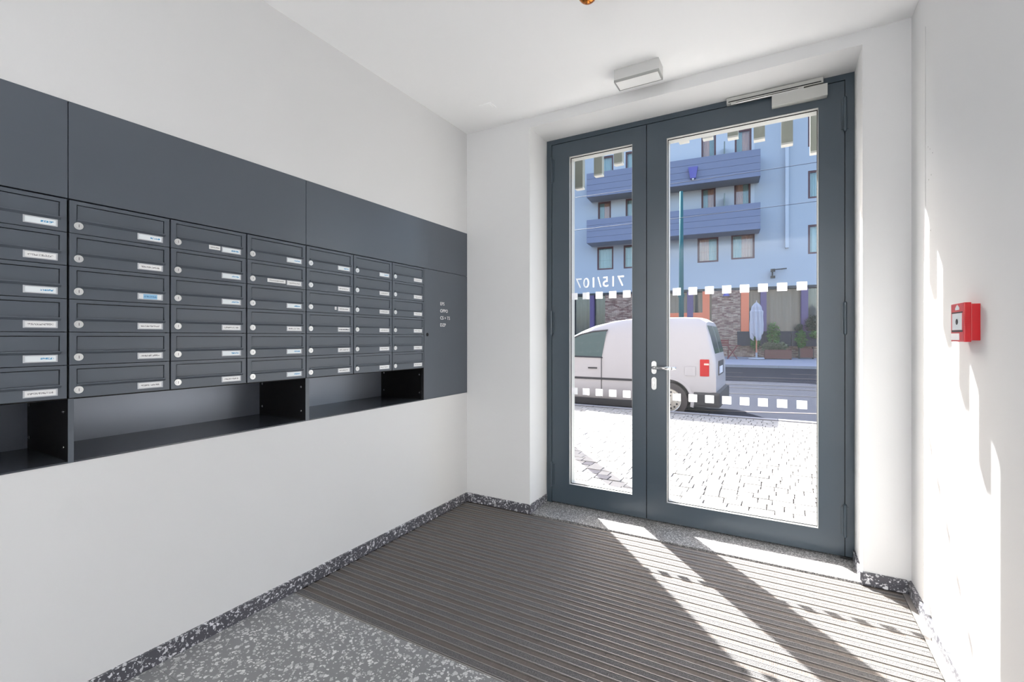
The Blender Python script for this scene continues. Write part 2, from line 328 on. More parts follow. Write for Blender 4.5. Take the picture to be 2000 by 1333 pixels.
# ------------------------------------------------------------------ mailbox cabinet
cab = empty('mailbox_cabinet', (XL, 1.68, CZ0), label='long slate-grey metal cabinet set into the left wall around the mailboxes', cat='cabinet')
XF = XL+.003; XBK = -2.53; RZ0, RZ1 = 1.078, 1.767
def cpart(name, b, m='cabinet_paint', bev=0., **k): return obj(name, BM(b, bev=bev), m, cab, **k)
cols = [.331+.3125*k for k in range(8)]                       # column boundaries .331 ... 2.5185
cols = [.331, .6435, .955, 1.268, 1.580, 1.892, 2.2035, 2.507]
g = .0012
for a, b in ((CY0, .6435), (.6435, 1.580), (1.580, CY1)):
    cpart('top_panel', (XL-.02, XF, a+g, b-g, RZ1+.004, CZ1), bev=.001)
cpart('back_panel', (XBK-.01, XBK, CY0, CY1, CZ0+.001, CZ1-.01), 'niche_back')
cpart('shelf', (XBK, XF-.001, CY0, 2.507, CZ0+.0005, CZ0+.006), 'shelf_paint')
cpart('niche_top', (XBK, XL-.004, CY0, 2.507, RZ0-.004, RZ0), 'niche_shade')
cpart('end_wall', (XBK, XF, CY0, CY0+.002, CZ0, RZ1), 'niche_shade')
d1 = cpart('divider', (XBK, XF-.003, .6440, .6580, CZ0+.006, RZ0-.004), 'niche_shade')
d2 = cpart('divider', (XBK, XF-.003, 1.578, 1.598, CZ0+.006, RZ0-.004), 'niche_shade')
d3 = cpart('divider', (XBK, XL-.022, 2.504, 2.5065, CZ0+.006, RZ0-.004), 'niche_shade')
for dv_, a_, b_ in ((d1, .6435, .6585), (d2, 1.5775, 1.5985)): obj('edge_strip', BM((XF-.003, XF, a_, b_, CZ0+.0005, RZ0-.002)), 'cabinet_paint', dv_, label='painted front edge')
for dv, yy in ((d1, .644), (d2, 1.578), (d3, 2.504)):
    for xx in (-2.165, -2.50):
        for zz in (.905, 1.03):
            bm = bmesh.new(); cyl(bm, (xx, yy-.0015, zz), .0055, .003, 'y', 12); cyl(bm, (xx, yy-.0045, zz), .0028, .003, 'y', 10)
            obj('screw', bm, 'chrome', dv)
ad = cpart('access_door', (XL-.02, XF, 2.5085, CY1-.001, CZ0+.001, RZ1+.001), 'cabinet_paint', bev=.001)
bm = bmesh.new(); cyl(bm, (XF+.0006, 2.546, 1.308), .0125, .0012, 'x', 24)
obj('lock_hole', bm, 'black_gap', ad, label='round black lock hole')
for k, s in enumerate(('EPS', 'OPPO', 'CS + TS', 'DZP')):
    text_obj('lettering', s, .034, 'white_print', (XF+.0008, 2.688, 1.522-.0515*k), (R(90), 0, R(90)), ad, spacing=1.02)
# column gap backing
for y_ in cols[:-1]:
    cpart('gap_backing', (XL-.03, XL-.012, y_-.004, y_+.006, RZ0, RZ1), 'black_gap')
cpart('divider_foot', (XL-.02, XF, 2.5066, 2.5084, CZ0, RZ1), 'black_gap')

ROWH = (RZ1-RZ0)/6
def make_mailbox():
    W = .3125; H = ROWH; t = empty('mailbox', (0, 0, 0))
    # frame: local x out of the wall, y along, z up
    bm = bmesh.new(); x0, x1 = -.012, 0.
    ya, yb_, za, zb = .0225, .2915, .0480, .1015
    Y0, Y1, Z0, Z1 = .0035, W-.0035, .0012, H-.0012
    box(bm, x0, x1, Y0, ya, Z0, Z1); box(bm, x0, x1, yb_, Y1, Z0, Z1); box(bm, x0, x1, ya, yb_, Z0, za); box(bm, x0, x1, ya, yb_, zb, Z1)
    bmesh.ops.remove_doubles(bm, verts=bm.verts, dist=1e-5)
    obj('front_plate', bm, 'mailbox_paint', t, world=False)
    bm = bmesh.new(); prism(bm, [(-.0125, za+.0005), (-.0045, za+.0005), (-.0030, zb-.0026), (-.0115, zb-.0026)], ya+.0028, yb_-.0026)
    obj('slot_flap', bm, 'mailbox_paint', t, world=False)
    bm = bmesh.new(); prism(bm, [(-.004, za+.002), (.0, za-.0095), (.0085, za-.002), (.0080, za+.0015)], ya-.001, yb_+.001)
    obj('rain_lip', bm, 'mailbox_paint', t, world=False)
    bm = bmesh.new(); box(bm, -.36, -.013, Y0, Y1, Z0+.002, Z1-.002)
    obj('body', bm, 'black_gap', t, world=False)
    bm = bmesh.new(); cyl(bm, (.0015, .0275, .0275), .0128, .003, 'x', 28); cyl(bm, (.0035, .0275, .0275), .0088, .003, 'x', 24, r2=.0088)
    lk = obj('lock', bm, 'lock_steel', t, world=False)
    bm = bmesh.new(); box(bm, .0045, .0053, .0268, .0282, .0225, .0325); obj('keyhole', bm, 'black_plastic', lk, world=False)
    bm = bmesh.new(); p0, p1, q0, q1 = .2005, .2850, .0130, .0375
    for a in ((p0, p1, q0, q0+.003), (p0, p1, q1-.003, q1), (p0, p0+.004, q0, q1), (p1-.004, p1, q0, q1)): box(bm, 0, .0025, a[0], a[1], a[2], a[3])
    npn = obj('name_plate', bm, 'plastic_clear', t, world=False)
    return t
def card_mesh(y0, y1, z0, z1, m):
    bm = bmesh.new(); box(bm, .0002, .0012, y0, y1, z0, z1); uv = bm.loops.layers.uv.new('UVMap')
    for f in bm.faces:
        for l in f.loops: l[uv].uv = ((l.vert.co.y-y0)/(y1-y0), (l.vert.co.z-z0)/(z1-z0))
    me = bpy.data.meshes.new('paper_label'); bmesh.ops.recalc_face_normals(bm, faces=bm.faces); bm.to_mesh(me); bm.free(); me.materials.append(MATS[m]); return me
CARDS = {k: card_mesh(.204, .2815, .0155, .0350, m) for k, m in (('G', 'card_grey'), ('B', 'card_blue'), ('X', 'card_bluebox'), ('D', 'card_bold'))}
EXTRA = {'long': card_mesh(.100, .195, .019, .0365, 'card_grey'), 'mid': card_mesh(.148, .195, .019, .0365, 'card_grey'), 'dot': card_mesh(.180, .192, .020, .036, 'card_grey')}
KIND = {'G': 'white name card', 'B': 'blue-printed name card', 'X': 'name card with a blue block', 'D': 'bold dark-printed name card'}
LAY = ['BGBGBG', 'BGXGGG', 'BBBGBG', 'BGBGBB', 'BGGDGG', 'BGGGGG', 'GGGGGG']
EXT = {(2, 0): 'mid', (3, 1): 'long', (4, 2): 'dot'}
ORD = ['top', 'second', 'third', 'fourth', 'fifth', 'bottom']
CN = ['column cut by the left edge', 'second column from left', 'third column from left', 'fourth column from left', 'third column from the access door', 'second column from the access door', 'column next to the access door']
proto = make_mailbox(); first = True
for c in range(7):
    for r in range(6):
        if first: t = proto; first = False
        else:
            t = proto.copy(); COL.objects.link(t)
            for ch in proto.children:
                q = ch.copy(); COL.objects.link(q); q.parent = t
                for gch in ch.children:
                    if gch.name.startswith('paper_label'): continue
                    s_ = gch.copy(); COL.objects.link(s_); s_.parent = q
        t.location = (XF, cols[c], RZ1-ROWH*(r+1))
        k = LAY[c][r]; lab = f'grey mailbox, {ORD[r]} row, {CN[c]}, {KIND[k]}'
        np_ = [q for q in t.children if q.name.startswith('name_plate')][0]
        card = bpy.data.objects.new('paper_label', CARDS[k]); COL.objects.link(card); card.parent = np_
        if k in 'BXD': card['label'] = {'B': 'white card with blue print', 'X': 'card with pale blue block', 'D': 'card with bold dark print'}[k]
        if (c, r) in EXT:
            e2 = bpy.data.objects.new('extra_card', EXTRA[EXT[(c, r)]]); COL.objects.link(e2); e2.parent = t
            lab = f'mailbox with extra card beside its name card, {ORD[r]} row, {CN[c]}'
        tag(t, lab, 'mailbox', 'mailboxes in the left wall')

# ------------------------------------------------------------------ glazed double door
YD = 3.315; YDO = 3.425
dr = empty('door_1', (-.59, YD, 0), kind='structure', label='tall slate-grey glazed double entrance door')
fr = obj('door_frame', BM((DX0+.001, -1.532, YD, YDO, .005, DZ+.004), (.341, DX1-.001, YD, YDO, .005, DZ+.004), (-1.532, .341, YD, YDO, 2.787, DZ+.004)), 'door_paint', dr)
def leaf(x0, x1, gx0, gx1, gz0, gz1, lab):
    z0, z1 = .014, 2.7825; y0, y1 = YD+.002, YDO-.004
    bm = BM((x0, gx0, y0, y1, z0, z1), (gx1, x1, y0, y1, z0, z1), (gx0, gx1, y0, y1, z0, gz0), (gx0, gx1, y0, y1, gz1, z1))
    lf = obj('door_leaf', bm, 'door_paint', dr, label=lab)
    yg = 3.348
    obj('glass_pane', BM((gx0+.002, gx1-.002, yg, yg+.006, gz0+.002, gz1-.002)), 'door_glass', lf)
    s = .012
    for nm, m_, ya, yb_ in (('gasket', 'black_gap', yg-.005, yg-.001), ('glazing_bead', 'silver_paint', YD+.003, yg-.006), ('outer_bead', 'silver_paint', yg+.007, YDO-.005)):
        w_ = {'gasket': .0065, 'glazing_bead': .0025, 'outer_bead': .0025}[nm]
        obj(nm, BM((gx0+.0005, gx0+w_, ya, yb_, gz0+.0005, gz1-.0005), (gx1-w_, gx1-.0005, ya, yb_, gz0+.0005, gz1-.0005), (gx0+w_, gx1-w_, ya, yb_, gz0+.0005, gz0+w_), (gx0+w_, gx1-w_, ya, yb_, gz1-w_, gz1-.0005)), m_, lf)
    return lf
L1 = leaf(-1.528, -.8035, -1.385, -.901, .165, 2.668, 'narrow left door leaf')
L2 = leaf(-.7975, .337, -.664, .210, .150, 2.658, 'wide right door leaf with handle and closer')
for xh, lf in ((-1.528, L1), (.3395, L2)):
    for za, zb in ((2.49, 2.68), (1.31, 1.49), (.135, .315)):
        bm = bmesh.new(); cyl(bm, (xh, YD-.011, (za+zb)/2), .0085, zb-za, 'z', 14); cyl(bm, (xh, YD-.011, zb+.004), .0085, .008, 'z', 14, r2=.004); cyl(bm, (xh, YD-.011, za-.004), .004, .008, 'z', 14, r2=.0085)
        box(bm, xh-.018, xh+.018, YD-.004, YD+.002, za+.01, zb-.01)
        obj('hinge', bm, 'door_paint', lf)
obj('seal', BM((-1.532, -1.528, YD+.012, YD+.03, .014, 2.787), (-.8035, -.7975, YD+.012, YD+.03, .014, 2.787), (.337, .341, YD+.012, YD+.03, .014, 2.787), (-1.528, .337, YD+.012, YD+.03, 2.7825, 2.787)), 'black_gap', fr)
obj('floor_bracket', BM((.315, .378, YD-.012, YD+.0015, .005, .016)), 'black_plastic', fr)
# vinyl squares on the glass
def sq(lf, x, z):
    obj('vinyl_square', BM((x, x+.054, 3.3468, 3.3478, z, z+.051)), 'frosted_film', lf)
for z_ in (1.577, .852):
    for k in range(5): sq(L1, max(-1.383, -1.392+.1037*k) , z_)
    for k in range(8): sq(L2, -.631+.1045*k, z_)
text_obj('house_number', '715/107', .108, 'frosted_film', (-1.158, 3.3550, 1.665), (R(90), 0, R(180)), L1, spacing=1.08, align='CENTER')
# lever handle and keyhole plate
def plate(cx, cz, w_, h_, y0, y1):
    bm = bmesh.new(); prism(bm, [(cx+u, cz+v) for u, v in stadium(w_, h_)], y0, y1); return bm
obj('handle_rose', plate(-.748, 1.079, .034, .090, YD-.006, YD+.002), 'brushed_steel', L2)
bm = bmesh.new(); pts = [(-.748, YD-.004, 1.079), (-.748, YD-.040, 1.079), (-.742, YD-.052, 1.079), (-.728, YD-.057, 1.079), (-.625, YD-.057, 1.079), (-.612, YD-.052, 1.079), (-.606, YD-.040, 1.079), (-.606, YD-.022, 1.079)]
for a, b in zip(pts, pts[1:]): tube(bm, a, b, .0105, 16)
for p_ in pts[1:-1]: bmesh.ops.create_uvsphere(bm, u_segments=14, v_segments=8, radius=.0105, matrix=Matrix.Translation(p_))
obj('lever_handle', bm, 'chrome', L2, smooth=True, label='chrome lever handle')
kp = obj('keyhole_plate', plate(-.748, .968, .034, .088, YD-.006, YD+.002), 'brushed_steel', L2)
bm = bmesh.new(); cyl(bm, (-.748, YD-.009, .974), .0085, .008, 'y', 20); box(bm, -.752, -.744, YD-.011, YD-.005, .953, .972)
box(bm, -.7488, -.7472, YD-.0135, YD-.0129, .969, .979)
obj('lock_cylinder', bm, 'lock_steel', L2)
# closer
obj('closer_body', BM((-.032, .252, YD-.046, YD+.001, 2.703, 2.772), bev=.002), 'silver_paint', L2, label='silver door closer box')
bm = BM((-.285, .232, YD-.036, YD+.001, 2.784, 2.818)); obj('slide_rail', bm, 'silver_paint', fr, label='silver slide rail of the door closer')
obj('rail_slot', BM((-.275, .222, YD-.0368, YD-.0355, 2.790, 2.796)), 'black_gap', fr)
bm = bmesh.new(); tube(bm, (-.245, YD-.026, 2.779), (.12, YD-.030, 2.779), .0045, 8); box(bm, -.26, -.232, YD-.033, YD-.017, 2.774, 2.786)
box(bm, .105, .135, YD-.04, YD-.02, 2.772, 2.783)
obj('closer_arm', bm, 'brushed_steel', L2)

# ------------------------------------------------------------------ ceiling things, fire alarm
lp = empty('ceiling_lamp', (-.722, 2.80, ZC), label='small rectangular emergency lamp with pale diffuser on the ceiling', cat='ceiling lamp')
obj('housing', BM((-.855, -.592, 2.739, 2.85, 2.830, ZC), bev=.003), 'light_grey_plastic', lp)
obj('diffuser', BM((-.847, -.600, 2.746, 2.844, 2.8195, 2.83)), 'diffuser', lp)
obj('rim', BM((-.855, -.592, 2.739, 2.745, 2.818, 2.832), (-.855, -.592, 2.844, 2.85, 2.818, 2.832), (-.855, -.849, 2.745, 2.844, 2.818, 2.832), (-.598, -.592, 2.745, 2.844, 2.818, 2.832)), 'lamp_rim', lp)
cv = empty('ceiling_cover', (-1.752, 2.73, ZC), label='small square white cover plate on the ceiling near the corner', cat='cover plate')
obj('plate', BM((-1.80, -1.705, 2.695, 2.775, ZC-.004, ZC), bev=.001), 'ceiling_paint', cv); obj('insert', BM((-1.785, -1.72, 2.71, 2.76, ZC-.0055, ZC-.004)), 'ceiling_paint', cv)
cp = empty('ceiling_spotlight', (-.745, 2.0, ZC), label='round copper-coloured ceiling fitting cut off by the top edge', cat='ceiling light')
bm = bmesh.new(); bmesh.ops.create_uvsphere(bm, u_segments=28, v_segments=16, radius=.046, matrix=Matrix.Translation((-.745, 2.0, 2.846)) @ Matrix.Scale(1.0, 4, (0, 0, 1)))
obj('shade', bm, 'copper', cp, smooth=True)
bm = bmesh.new(); cyl(bm, (-.745, 2.0, ZC-.006), .03, .012, 'z', 24); obj('canopy_disc', bm, 'copper', cp)

fa = empty('fire_alarm', (XR, 2.17, 1.28), label='red manual fire alarm call point on the right wall', cat='fire alarm')
obj('back_box', BM((.560, XR, 2.109, 2.237, 1.279, 1.402), bev=.002), 'alarm_red', fa)
cvv = obj('cover', BM((.541, .560, 2.106, 2.240, 1.274, 1.407), bev=.003), 'alarm_red', fa)
obj('press_window', BM((.5395, .5415, 2.125, 2.221, 1.315, 1.372)), 'alarm_window', cvv, label='white press window')
obj('window_rim', BM((.5400, .5410, 2.118, 2.228, 1.308, 1.314), (.5400, .5410, 2.118, 2.228, 1.373, 1.377)), 'black_plastic', cvv)
bm = bmesh.new(); cyl(bm, (.5390, 2.170, 1.343), .010, .0012, 'x', 16); obj('press_dot', bm, 'black_plastic', cvv)
obj('instruction_label', BM((.5395, .5412, 2.150, 2.232, 1.280, 1.303)), 'white_print', cvv)
bm = bmesh.new(); prism(bm, [(2.190, 1.384), (2.150, 1.384), (2.150, 1.391), (2.162, 1.398), (2.170, 1.402), (2.178, 1.398), (2.190, 1.391)], .5400, .5412, 'x'); obj('flame_symbol', bm, 'alarm_window', cvv)
bm = bmesh.new()
for k in range(7): box(bm, .5415, .5585, 2.1045, 2.1065, 1.325+.007*k, 1.328+.007*k)
obj('grip_ribs', bm, 'alarm_red', cvv)

# ------------------------------------------------------------------ outside: doorway grille, own facade
obj('wall_outside', BM((-9, DX0, YO-.001, YO+.05, -.02, 9), (DX1, 8, YO-.001, YO+.05, -.02, 9), (DX0, DX1, YO-.001, YO+.05, 3.35, 9), (DX0, DX1, 3.45, YO, 3.35, 3.5)), 'own_facade', kind='structure', label='outer face of the entrance wall')
gr = empty('entrance_grille', (-.6, 3.61, 3.35), label='row of hanging grey bars with pale feet forming an arch above the door outside', cat='grille')
obj('carrier', BM((DX0+.01, DX1-.01, 3.62, 3.69, 3.30, 3.348)), 'bar_grey', gr)
for k in range(11):
    x = .219-.1650*k; zb = 2.752-.340*(x+.625)**2
    bo = obj('bar', BM((x-.034, x+.034, 3.630, 3.682, zb, 3.30)), 'bar_grey', gr)
    obj('bar_foot', BM((x-.0345, x+.0345, 3.6295, 3.6825, zb-.012, zb)), 'bar_foot', bo)

# ------------------------------------------------------------------ outside: pavement, kerb, road
pv = empty('sidewalk', (0, 6, 0), kind='structure', label='light stone sett pavement in full sun')
obj('bedding', BM((-20, 14, YO+.05, 8.33, -.2, -.012)), 'sand_joint', pv)
S = .125; metas = {}
def sett_mesh(wq, m_, k):
    key = (wq, m_, k)
    if key not in metas:
        bm = bmesh.new(); a = wq/2-.004; b = S/2-.004; box(bm, -a, a, -b, b, -.02, 0)
        for v in bm.verts: v.co.x += random.uniform(-.005, .003)*(1 if v.co.x > 0 else -1); v.co.y += random.uniform(-.005, .003)*(1 if v.co.y > 0 else -1)
        bmesh.ops.recalc_face_normals(bm, faces=bm.faces); me = bpy.data.meshes.new('sett'); bm.to_mesh(me); bm.free(); me.materials.append(MATS[m_]); metas[key] = me
    return metas[key]
near = []; far = bmesh.new(); rows = int((8.33-YO-.05)/S)
c_, s_ = math.cos(R(29.65)), math.sin(R(29.65))
for j in range(rows):
    y = YO+.05+S*(j+.5); x = -16+random.random()*.1
    while x < 11:
        wq = random.choice((.10, .115, .13, .15, .17)); xc = x+wq/2; x += wq
        D = -xc*s_+y*c_; px = 1000+912*(xc*c_+y*s_)/D
        near.append((y, xc, wq, 1105 < px < 1242 or 1296 < px < 1606))
near.sort(key=lambda t: (not t[3], t[0])); n = 0
for y, x, wq, vis in near:
    if vis and n < 296:
        o = bpy.data.objects.new('sett', sett_mesh(wq, 'sett' if random.random() < .9 else 'sett_dark', random.randrange(3))); COL.objects.link(o); o.parent = pv
        o.location = (x, y-6+random.uniform(-.003, .003), random.uniform(-.003, .002)); o.rotation_euler = (0, 0, random.uniform(-.03, .03)); n += 1
    else:
        h = random.uniform(-.003, .002); j1, j2 = random.uniform(0, .006), random.uniform(0, .005)
        box(far, x-wq/2+.004+j1, x+wq/2-.004, y-S/2+.004, y+S/2-.004-j2, -.02, h)
obj('sett_field', far, 'sett', pv, kind='stuff', label='more distant pale setts')
kb = empty('kerb', (0, 8.38, 0), kind='structure', label='grey stone kerb at the near edge of the road')
kx = -20.0
while kx < 14:
    obj('kerbstone', BM((kx+.004, kx+.996, 8.335, 8.46, -.2, .004), bev=.008), 'kerb', kb); kx += 1.0
A = R(5.65); BO = (-1.779, 30.06, .165)
bl = empty('building', BO, A, label='blue rendered building with long balconies and brick ground floor across the street', cat='building')
rd = empty('road', (0, 15, 0), kind='structure', label='grey asphalt road with tram rails')
bm = bmesh.new()
v = [bm.verts.new(p) for p in ((-45, 8.46, -.165), (38, 8.46, -.165), (38, 28.1, -.10), (-45, 19.9, -.10))]; bm.faces.new(v)
v2 = [bm.verts.new((q.co.x, q.co.y, -.5)) for q in v]; bm.faces.new(v2[::-1])
for i in range(4): bm.faces.new((v[i], v2[i], v2[(i+1) % 4], v[(i+1) % 4]))
obj('asphalt', bm, 'asphalt', rd)
def strip(x0, y0, x1, y1, wd, z, h=.004):
    bm = bmesh.new(); d = Vector((x1-x0, y1-y0, 0)).normalized(); nn = Vector((-d.y, d.x, 0))*wd/2; ps = [Vector((x0, y0, 0))+nn, Vector((x0, y0, 0))-nn, Vector((x1, y1, 0))-nn, Vector((x1, y1, 0))+nn]
    def zz(p): return -.165+.065*(p.y-8.46)/15.6+z
    a = [bm.verts.new((p.x, p.y, zz(p))) for p in ps]; b = [bm.verts.new((p.x, p.y, zz(p)+h)) for p in ps]
    bm.faces.new(a); bm.faces.new(b[::-1])
    for i in range(4): bm.faces.new((a[i], a[(i+1) % 4], b[(i+1) % 4], b[i]))
    return bm
for yy in (12.9, 14.4, 17.0, 15.4): obj('tram_rail', strip(-25, yy-2.0, 20, yy+2.2, .07, .0), 'rail_steel', rd)
obj('road_stripe', strip(-3.2, 18.2, 12, 19.6, .16, .002), 'road_pale', rd, label='pale line along the road')  # long pale strip lying on the asphalt
for k in range(4): obj('road_stripe', strip(-6.0+3.2*k, 20.0+.3*k, -4.4+3.2*k, 20.15+.3*k, .12, .002), 'road_pale', rd)
obj('sunlit_streak', strip(-3.5, 9.2, 1.0, 10.6, .10, .001), 'road_pale', rd, label='pale strip painted as the sunlit edge of the van shadow')  # pale strip stands in for sunlit asphalt along the van's shadow edge
fs = empty('far_sidewalk', BO, A, kind='structure', label='grey pavement in front of the building opposite')
bm = bmesh.new(); pts = [(-6.0, -.155), (0.6, .0), (.6, -.6), (-6.0, -.6)]
prism(bm, pts, -38, 34, 'x'); obj('paving', bm, 'far_paving', fs, world=False)
for k in range(24): obj('kerbstone', BM((-24+k*1.8+.01, -22.2+k*1.8-.01, -6.14, -6.0, -.5, -.150)), 'kerb', fs, world=False)

# ------------------------------------------------------------------ building opposite (local frame: x along facade, y away, z up)
def bp(name, bm, m, parent=None, **k): return obj(name, bm, m, parent or bl, world=False, **k)
WIN = [(-2.42, -1.27, 5.58, 7.05), (-.59, .63, 5.65, 7.1), (-8.5, -7.45, 5.5, 6.98), (-6.8, -5.7, 5.5, 6.98), (3.24, 4.45, 5.7, 7.3),
       (-2.2, -1.42, 8.1, 10.02), (-.43, .42, 8.75, 10.15), (-8.45, -7.6, 8.6, 9.92), (-6.67, -5.7, 8.6, 9.92), (3.24, 4.45, 8.75, 10.27),
       (-2.2, -1.40, 11.0, 13.2), (-.40, .47, 11.6, 13.15), (-8.3, -7.45, 11.5, 12.85), (-6.67, -5.7, 11.5, 12.9), (3.24, 4.45, 11.6, 13.3),
       (-4.9, -4.0, 5.6, 7.05), (-4.9, -4.0, 8.6, 10.0), (6.6, 7.8, 5.7, 7.3), (6.6, 7.8, 8.75, 10.27), (6.6, 7.8, 11.6, 13.3), (-13, -11.9, 5.5, 7), (-13, -11.9, 8.6, 10), (-13, -11.9, 11.5, 13)]
for xw in (9.9, 13.2, 16.5, 19.8, 23.1, -16.4, -19.7, -23.0, -26.3, -29.6): WIN += [(xw, xw+1.2, z_, z_+1.5) for z_ in (5.7, 8.75, 11.7)]
bm = bmesh.new(); grid_wall(bm, -32, 27, 4.0, 14.3, 0, .3, WIN); bp('upper_wall', bm, 'facade_blue')
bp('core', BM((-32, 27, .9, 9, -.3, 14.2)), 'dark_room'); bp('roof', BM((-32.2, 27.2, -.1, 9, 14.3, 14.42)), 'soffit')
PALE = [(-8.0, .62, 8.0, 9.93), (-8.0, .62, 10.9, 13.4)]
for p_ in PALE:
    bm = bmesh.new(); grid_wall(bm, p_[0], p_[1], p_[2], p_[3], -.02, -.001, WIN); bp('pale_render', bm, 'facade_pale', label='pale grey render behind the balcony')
for k, (a, b, c, d) in enumerate(WIN):
    s = .10
    f_ = bp('window', BM((a, a+s, .04, .12, c, d), (b-s, b, .04, .12, c, d), (a+s, b-s, .04, .12, c, c+s), (a+s, b-s, .04, .12, d-s, d)), 'window_frame')
    bp('pane', BM((a+s, b-s, .075, .085, c+s, d-s)), 'far_glass', f_)
    xm = a+(b-a)*(.45 if k % 2 else .55)
    def wavy(x0, x1, m_, y):
        bm = bmesh.new(); n_ = 14; A_ = []; B_ = []
        for i in range(n_+1):
            xx = x0+(x1-x0)*i/n_; yy = y+.03*math.sin(i*2.1); A_.append(bm.verts.new((xx, yy, c+.05))); B_.append(bm.verts.new((xx, yy, d-.05)))
        for i in range(n_): bm.faces.new((A_[i], A_[i+1], B_[i+1], B_[i]))
        bp('curtain', bm, m_, f_)
    if k in (0, 1, 5, 6, 9, 10, 7, 11): wavy(a+.06, xm, 'curtain_teal' if k % 2 else 'curtain_reflect', .2); wavy(xm, b-.06, 'curtain_reflect' if k % 2 else 'curtain_teal', .2)  # peach half: orange reflection in the panes, put into the curtain colour
    else: wavy(a+.06, b-.06, 'curtain_teal', .2)
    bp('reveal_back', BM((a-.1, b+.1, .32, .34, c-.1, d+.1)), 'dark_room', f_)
for (z0, z1, lb) in ((7.05, 8.52, 'lower blue boarded balcony'), (9.95, 11.45, 'upper blue boarded balcony')):
    bc = bp('balcony', BM((-8.85, .81, -1.15, -.001, z0, z0+.16)), 'soffit', label=lb)
    hb = (z1-z0)/4
    for q in range(4):
        bp('board', BM((-8.88, .84, -1.24, -1.19, z0+hb*q+.006, z0+hb*(q+1)-.006)), 'board_blue', bc)
        bp('board', BM((.79, .84, -1.185, -.003, z0+hb*q+.006, z0+hb*(q+1)-.006)), 'board_blue', bc)
        bp('board', BM((-8.88, -8.83, -1.185, -.003, z0+hb*q+.006, z0+hb*(q+1)-.006)), 'board_blue', bc)
    bp('balcony_core', BM((-8.8, .78, -1.188, -1.14, z0+.02, z1-.02)), 'board_blue', bc)
    for sx in (-.95, -5.2): bp('screen', BM((sx-.03, sx+.03, -1.1, -.03, z1-.1, z1+.75)), 'shutter', bc)
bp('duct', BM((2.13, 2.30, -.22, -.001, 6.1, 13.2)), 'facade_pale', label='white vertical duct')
bm = BM((1.40, 1.62, -.45, -.25, 4.78, 4.93), (1.40, 1.62, -.45, -.25, 4.42, 4.55), (1.49, 1.53, -.3, -.001, 4.5, 4.85)); tube(bm, (1.6, -.3, 4.9), (2.2, -.2, 4.95), .03); tube(bm, (2.0, -.2, 4.93), (2.0, -.001, 4.93), .02)
bp('floodlight', bm, 'black_plastic')
bm = bmesh.new(); prism(bm, [(-2.86, 10.9), (-2.34, 10.9), (-2.45, 10.25), (-2.75, 10.25)], -1.44, -1.26); lq = bp('balcony_lamp', bm, 'lamp_purple')
bm = bmesh.new(); bmesh.ops.create_uvsphere(bm, u_segments=10, v_segments=6, radius=.06, matrix=Matrix.Translation((-2.6, -1.36, 10.22))); bp('bulb', bm, 'white_vinyl', lq)
bm = bmesh.new(); cyl(bm, (-.85, -.12, 3.6), .2, .16, 'z', 16, r2=.11); bp('wall_lamp', bm, 'lamp_purple')
# ground floor
GF = 3.98
for a, b in ((-1.63, -.10), (-7.98, -6.0), (-32, -11.6), (8.5, 27)): bp('brick_pier', BM((a, b, 0, .6, -.2, GF)), 'brickwork')
bp('brick_plinth', BM((-.10, 8.5, -.02, .5, -.2, .98)), 'brickwork'); bp('brick_plinth', BM((-6.0, -1.63, .05, .5, -.2, .9)), 'brickwork'); bp('brick_plinth', BM((-11.6, -7.98, .05, .5, -.2, .9)), 'brickwork')
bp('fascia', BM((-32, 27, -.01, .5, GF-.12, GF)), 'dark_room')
for a, b, m_ in ((-2.14, -1.75, 'orange'), (-3.0, -2.66, 'purple'), (-.08, .34, 'orange'), (.93, 1.23, 'purple'), (2.93, 3.25, 'purple'), (5.0, 5.3, 'purple'), (-8.99, -8.72, 'purple'), (-10.4, -10.1, 'purple')):
    bp('post', BM((a, b, -.0, .3, 1.0 if a > -.2 else .9, GF-.12)), m_, label=f'{m_} vertical post')
bp('post_band', BM((-5.99, -1.76, .03, .28, 2.25, 2.6)), 'orange', label='orange horizontal band')
def curtain(x0, x1, z0, z1):
    bm = bmesh.new(); n_ = int((x1-x0)/.055); A_ = []; B_ = []
    for i in range(n_+1):
        xx = x0+(x1-x0)*i/n_; yy = .45+.05*math.sin(i*1.05)+.02*math.sin(i*.37); A_.append(bm.verts.new((xx, yy, z0))); B_.append(bm.verts.new((xx, yy, z1)))
    for i in range(n_): bm.faces.new((A_[i], A_[i+1], B_[i+1], B_[i]))
    bp('restaurant_curtain', bm, 'curtain_grey', smooth=True)
for x0, x1 in ((-.1, 8.5), (-6.0, -1.63), (-11.6, -7.98)):
    curtain(x0, x1, .6, GF-.1); bp('shop_glass', BM((x0, x1, .31, .32, .9, GF-.12)), 'far_glass')

def local(x, y, z=0.):      # building frame -> world
    c_, s_ = math.cos(A), math.sin(A); return (BO[0]+x*c_-y*s_, BO[1]+x*s_+y*c_, BO[2]+z)
def gz(y): return .0+.155*y/6*-1*-1    # far pavement height at local y (falls towards the kerb)
